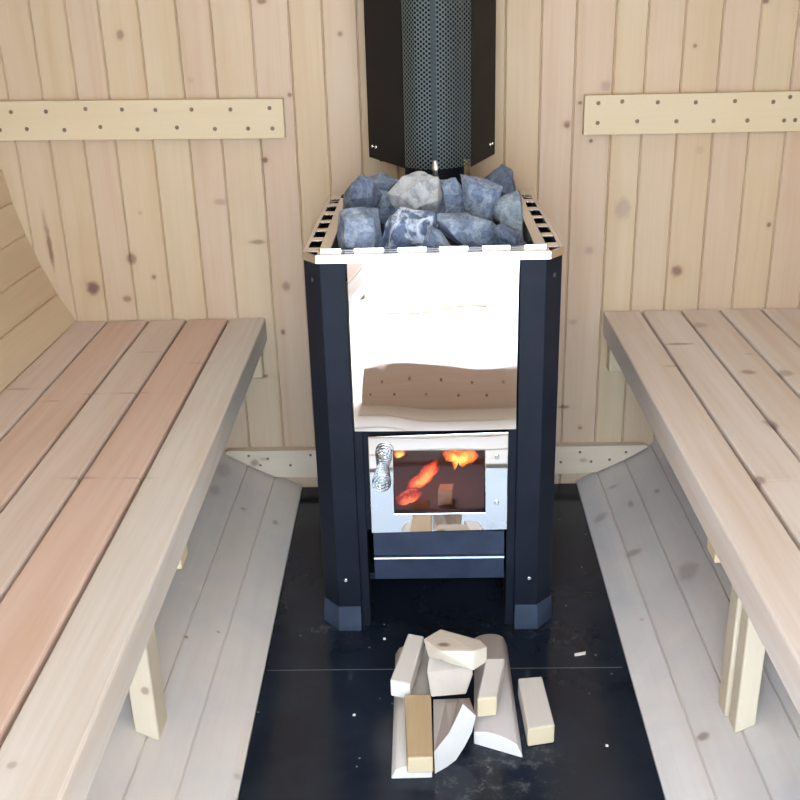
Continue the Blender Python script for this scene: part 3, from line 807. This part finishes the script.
for k, (y, t, pts) in STONES.items():
    rnd = random.Random(k)
    cx = sum(p[0] for p in pts) / len(pts); cz = sum(p[1] for p in pts) / len(pts)
    hp_ = []
    for i_, (x, z) in enumerate(pts):
        x, z = cx + (x - cx) * 1.07, cz + (z - cz) * 1.07
        hp_.append((x, y + rnd.uniform(-.012, .006), z))
        if i_ % 2 == 0:
            s = rnd.uniform(.5, .82)
            hp_.append((cx + (x - cx) * s, y - t * rnd.uniform(.4, .75), cz + (z - cz) * s))
        s = rnd.uniform(.75, .95)
        hp_.append((cx + (x - cx) * s, y + t * rnd.uniform(.5, .9), cz + (z - cz) * s - .006))
    zlo = min(p[1] for p in pts)
    if zlo > .662:                              # the lower, hidden end stands deeper in the pile
        w = .35 * (max(p[0] for p in pts) - min(p[0] for p in pts))
        for sx_ in (-1, 1): hp_.append((cx + sx_ * w * .6, y + t * .25, .647))
    hp_ = [(min(max(x, -.153), .150), yy, max(z, .6455)) for x, yy, z in hp_]
    if k in ('S1', 'S10', 'S11', 'S12', 'S13'): hp_ = [(x, max(yy, -.522), z) for x, yy, z in hp_]
    mb = MB()
    mb.hull(hp_)
    bmesh.ops.triangulate(mb.bm, faces=mb.bm.faces)
    bmesh.ops.subdivide_edges(mb.bm, edges=mb.bm.edges, cuts=4, use_grid_fill=True)
    mb.bm.normal_update()
    seed = Vector((rnd.random() * 50, rnd.random() * 50, rnd.random() * 50))
    for v in mb.bm.verts:
        a = noise.fractal(v.co * 34 + seed, .8, 2.2, 4) * .0034 + (abs(noise.noise(v.co * 60 + seed)) - .25) * .003
        v.co += v.normal * a
        v.co.x = min(max(v.co.x, -.156), .1525); v.co.y = max(v.co.y, -.5235)
        if v.co.z < .6455: v.co.z = .6455
    for fc in mb.bm.faces: fc.smooth = False
    o = mb.build('stove_stone', SMAT[k], loc=(cx, y, cz))
    tag(o, SLAB[k], 'stone', 'stones on the stove')

# ---------------------------------------------------------------- flue and its guard
mb = MB()
n = 28
circ = lambda z, r: [(.006 + r * math.cos(2 * PI * i / n), -.155 + r * math.sin(2 * PI * i / n), z) for i in range(n)]
mb.loft([circ(.645, .057), circ(.70, .057), circ(.70, .055), circ(1.72, .055)], smooth=True)
o = mb.build('flue_pipe', m_pipe, stove)
o['label'] = 'black flue pipe inside the perforated guard'

guard = empty('flue_guard', (.003, -.15, .75))
tag(guard, 'black steel flue guard with perforated mesh front above the stones', 'guard')
GB, GT = .751, 1.60
def wing(pa, pb, za, zb2):
    mb = MB()
    (xa, ya), (xb, yb) = pa, pb
    d = Vector((xb - xa, yb - ya, 0)).normalized(); nn = Vector((-d.y, d.x, 0)) * .0015
    v = [Vector((xa, ya, 0)), Vector((xb, yb, 0))]
    top = lambda p, z: (p.x, p.y, z)
    q = [v[0] - nn, v[1] - nn, v[1] + nn, v[0] + nn]
    mb.hexa([top(q[0], za), top(q[1], zb2), top(q[2], zb2), top(q[3], za)] + [top(p, GT) for p in q])
    o = mb.build('side_plate', m_guard, guard, bevel=.0006, segs=1)
    nrm = Vector((d.y, -d.x, 0))
    if nrm.y > 0: nrm = -nrm
    for u in (.12, .22):
        mb = MB()
        mb.disc(v[0].lerp(v[1], u) + Vector((0, 0, za + .022 - .004 * u)) + nrm * .0015, nrm, .0032, .002, 10)
        s = mb.build('screw', m_screw, o); sub(s)
wing((-.1165, -.105), (-.0475, -.212), .752, .746)
wing((.120, -.105), (.0715, -.212), .752, .746)
# perforated half octagon between the wings
mb = MB()
uvl = mb.bm.loops.layers.uv.new('sheet')
prof = [(-.0475, -.212), (-.046, -.218), (-.026, -.243), (.003, -.2545), (.006, -.2552), (.009, -.2545), (.026, -.2485), (.042, -.239), (.058, -.226), (.069, -.217), (.0715, -.212)]
L = [0]
for a, b in zip(prof, prof[1:]): L.append(L[-1] + math.dist(a, b))
lo = mb.vs([(x, y, GB - .002) for x, y in prof]); hi = mb.vs([(x, y, GT) for x, y in prof])
for i in range(len(prof) - 1):
    fc = mb.f([lo[i], lo[i + 1], hi[i + 1], hi[i]])
    for lp, uv in zip(fc.loops, ((L[i], 0), (L[i + 1], 0), (L[i + 1], GT - GB), (L[i], GT - GB))): lp[uvl].uv = uv
o = mb.build('perforated_mesh', m_mesh, guard)
o['label'] = 'grey perforated steel sheet'
mb = MB()
mb.tube([(.006, -.257, .738), (.006, -.2555, .752), (.006, -.2555, .765)], [.006, .0065, .004], 10)
o = mb.build('clip', m_bright, guard)
mb = MB()
mb.box(.0005, .0105, -.2572, -.2558, GB + .008, GT)  # added strip imitating the highlight down the mesh ridge
mb.build('ridge_highlight', m_ridge, guard)
mb = MB()
mb.box(-.098, .1015, -.0975, -.0960, .742, GT)
mb.build('back_plate', m_guard, guard)

# ---------------------------------------------------------------- firewood on the hearth
FG = 'split firewood on the hearth'
def stick(name, key, mat, end, label, bev=.0025, chip=0., group=FG):
    top, h = WOOD[key]
    top = [Vector(p) for p in top]                  # far-left, far-right, near-right, near-left
    c = sum(top, Vector()) / 4
    mb = MB()
    b = [p + Vector(((c.x - p.x) * chip, (c.y - p.y) * chip * .3, -h)) for p in top]
    b = [Vector((p.x, p.y, max(p.z, .0005))) for p in b]
    v = mb.vs(b + top)
    for q, m in (((3, 2, 1, 0), 0), ((4, 5, 6, 7), 0), ((0, 1, 5, 4), 1), ((1, 2, 6, 5), 0), ((2, 3, 7, 6), 1), ((3, 0, 4, 7), 0)):
        mb.f([v[i] for i in q], m)
    o = mb.build(name, [mat, end], bevel=bev)
    return tag(o, label, 'firewood', group)

def halflog(key, mat, end, label, round_left, lift=0.):
    """split board with one rounded bark-side edge"""
    top, h = WOOD[key]
    top = [Vector(p) for p in top]
    mb = MB()
    rings = []
    n = 9
    for L_, R_ in ((top[3], top[2]), (top[0], top[1])):
        w = R_ - L_
        ring = []
        for i in range(n + 1):
            u = i / n
            e = math.sin(PI * (.12 + .88 * (u if round_left else 1 - u))) ** .3
            z = .001 + (h) * max(.12, e)
            ring.append(L_ + w * u + Vector((0, 0, z - L_.z + lift)))
        bl = L_.copy(); bl.z = .0005
        br = R_.copy(); br.z = .0005
        rings.append([bl] + ring + [br])
    n_ = len(rings[0])
    v = mb.vs([p for r in rings for p in r])
    a, b = v[:n_], v[n_:]
    for i in range(n_):
        j = (i + 1) % n_
        mb.f([a[i], a[j], b[j], b[i]], 0, 0 < i < n_ - 2)
    mb.f(a[::-1], 1); mb.f(b, 1)
    o = mb.build('firewood', [mat, end], bevel=.001, segs=1)
    return tag(o, label, 'firewood', FG)

halflog('A', m_fire_grey, m_endwhite, 'long pale split board with rounded edge under the right of the pile', True)
halflog('B', m_fire_pale, m_endwhite, 'long pale board lying under the tan stick at left of the pile', False)
stick('firewood', 'J', m_fire_tan, m_endgrain, 'tan brown square stick on the front left of the wood pile')
stick('firewood', 'D', m_fire_pale, m_endwhite, 'whitish stick slanting at the back left of the wood pile')
stick('firewood', 'H', m_fire_pale, m_endgrain, 'single pale stick lying apart to the right of the pile')
stick('firewood', 'G', m_fire_pale, m_endgrain, 'short stick with yellowish cut end on the right board of the pile')

# C: split wedge with a curved white end facing the doorway
mb = MB()
near = [Vector(p) for p in WOOD_C]
near = [Vector((p.x, p.y, max(p.z, .0005))) for p in near]
far = [Vector((p.x * .9 - .001, p.y * .06 - .782 * .94, max(.0005, min(.030, p.z * .80)))) for p in near]
v = mb.vs(near + far)
k = len(near)
for i in range(k):
    j = (i + 1) % k
    mb.f([v[i], v[j], v[k + j], v[k + i]], 0)
mb.f(v[:k][::-1], 1); mb.f(v[k:], 1)
o = mb.build('firewood', [m_fire_grey, m_endwhite], bevel=.001, segs=1)
tag(o, 'split wedge with curved bright white end at front of the pile', 'firewood', FG)
# F: block leaning in the middle
mb = MB()
tp = [Vector(p) for p in WOOD_F]
bt = [Vector((p.x * .98, p.y + .022, max(.031, p.z - .022))) for p in tp]
k = len(tp)
v = mb.vs(tp + bt)
for i in range(k):
    j = (i + 1) % k
    mb.f([v[i], v[j], v[k + j], v[k + i]], 0)
mb.f(v[:k], 1); mb.f(v[k:][::-1], 0)
o = mb.build('firewood', [m_fire_pale, m_fire_pale], bevel=.002)
tag(o, 'short block with flat white face in the middle of the pile', 'firewood', FG)
# E: knotty split piece across the top
mb = MB()
mb.hull([tuple(p) for p in WOOD_E])
o = mb.build('firewood', [m_fire_knot], bevel=.002)
tag(o, 'split piece with a brown knot lying across the top of the pile', 'firewood', FG)

# chips
def chip(x, y, l, w, a, label, mat=None, g='wood chips on the hearth'):
    mb = MB()
    c, s = math.cos(a), math.sin(a)
    q = [(-l, -w * .3), (l * .7, -w), (l, w * .4), (-l * .8, w)]
    pts = [(x + c * u - s * v_, y + s * u + c * v_) for u, v_ in q]
    mb.hexa([(*p, .0004) for p in pts] + [(*p, .003) for p in pts])
    o = mb.build('wood_chip', mat or m_endwhite)
    tag(o, label, 'chip', g)
chip(.236, -.640, .011, .0035, .35, 'largest white wood chip near the right foot of the stove')
chip(.243, -.862, .002, .002, .3, 'tiny pale crumb on the hearth right of the lone stick')
chip(-.095, -.592, .0024, .002, .3, 'tiny pale crumb between the left stove foot and the pile')
chip(-.135, -.79, .002, .0018, 1., 'tiny pale crumb on the hearth left of the pile')

# ---------------------------------------------------------------- light, world, camera
w = bpy.data.worlds.new('overcast_sky')
scene.world = w
w.use_nodes = True
nt = w.node_tree
bg = nt.nodes['Background']
tc = nt.nodes.new('ShaderNodeTexCoord')
sp = nt.nodes.new('ShaderNodeSeparateXYZ')
mr = nt.nodes.new('ShaderNodeMapRange')
mr.inputs[1].default_value = -.1; mr.inputs[2].default_value = 1.
mr.inputs[3].default_value = 0.; mr.inputs[4].default_value = 1.
mx = nt.nodes.new('ShaderNodeMix'); mx.data_type = 'RGBA'
mx.inputs[6].default_value = (.70, .82, 1., 1); mx.inputs[7].default_value = (.62, .79, 1., 1)
nt.links.new(tc.outputs['Generated'], sp.inputs[0])
nt.links.new(sp.outputs['Z'], mr.inputs[0])
nt.links.new(mr.outputs[0], mx.inputs[0])
nt.links.new(mx.outputs[2], bg.inputs[0])
bg.inputs[1].default_value = 15.0

def area(name, loc, size, rot, power, color=(1, 1, 1)):
    l = bpy.data.lights.new(name, 'AREA')
    l.shape = 'RECTANGLE'; l.size, l.size_y = size
    l.energy = power; l.color = color
    o = bpy.data.objects.new(name, l)
    o.location = loc; o.rotation_euler = rot
    col.objects.link(o)
    return o
def point(name, loc, r, power, color):
    l = bpy.data.lights.new(name, 'POINT')
    l.energy = power; l.color = color; l.shadow_soft_size = r
    o = bpy.data.objects.new(name, l); o.location = loc
    col.objects.link(o)
point('fire_glow', (.0, -.40, .31), .03, .35, (1., .42, .2))
area('overhead_fill', (0, -.75, 1.62), (.5, .7), (0, 0, 0), 2.9, (1, .97, .93))  # unseen area light added overhead as soft fill

cam = bpy.data.cameras.new('camera')
co_ = bpy.data.objects.new('camera', cam)
col.objects.link(co_)
co_.matrix_world = Matrix(((0.99943, 0.016302, 0.029566, -0.01001), (0.021336, 0.373718, -0.927297, -2.0483), (-0.026166, 0.927399, 0.373157, 1.03367), (0, 0, 0, 1)))
cam.lens = 45.095
cam.sensor_width = 36
cam.clip_start = .01
scene.camera = co_
scene.view_settings.view_transform = 'Standard'
scene.view_settings.look = 'None'
scene.view_settings.exposure = 0.05
scene.view_settings.gamma = 1.0
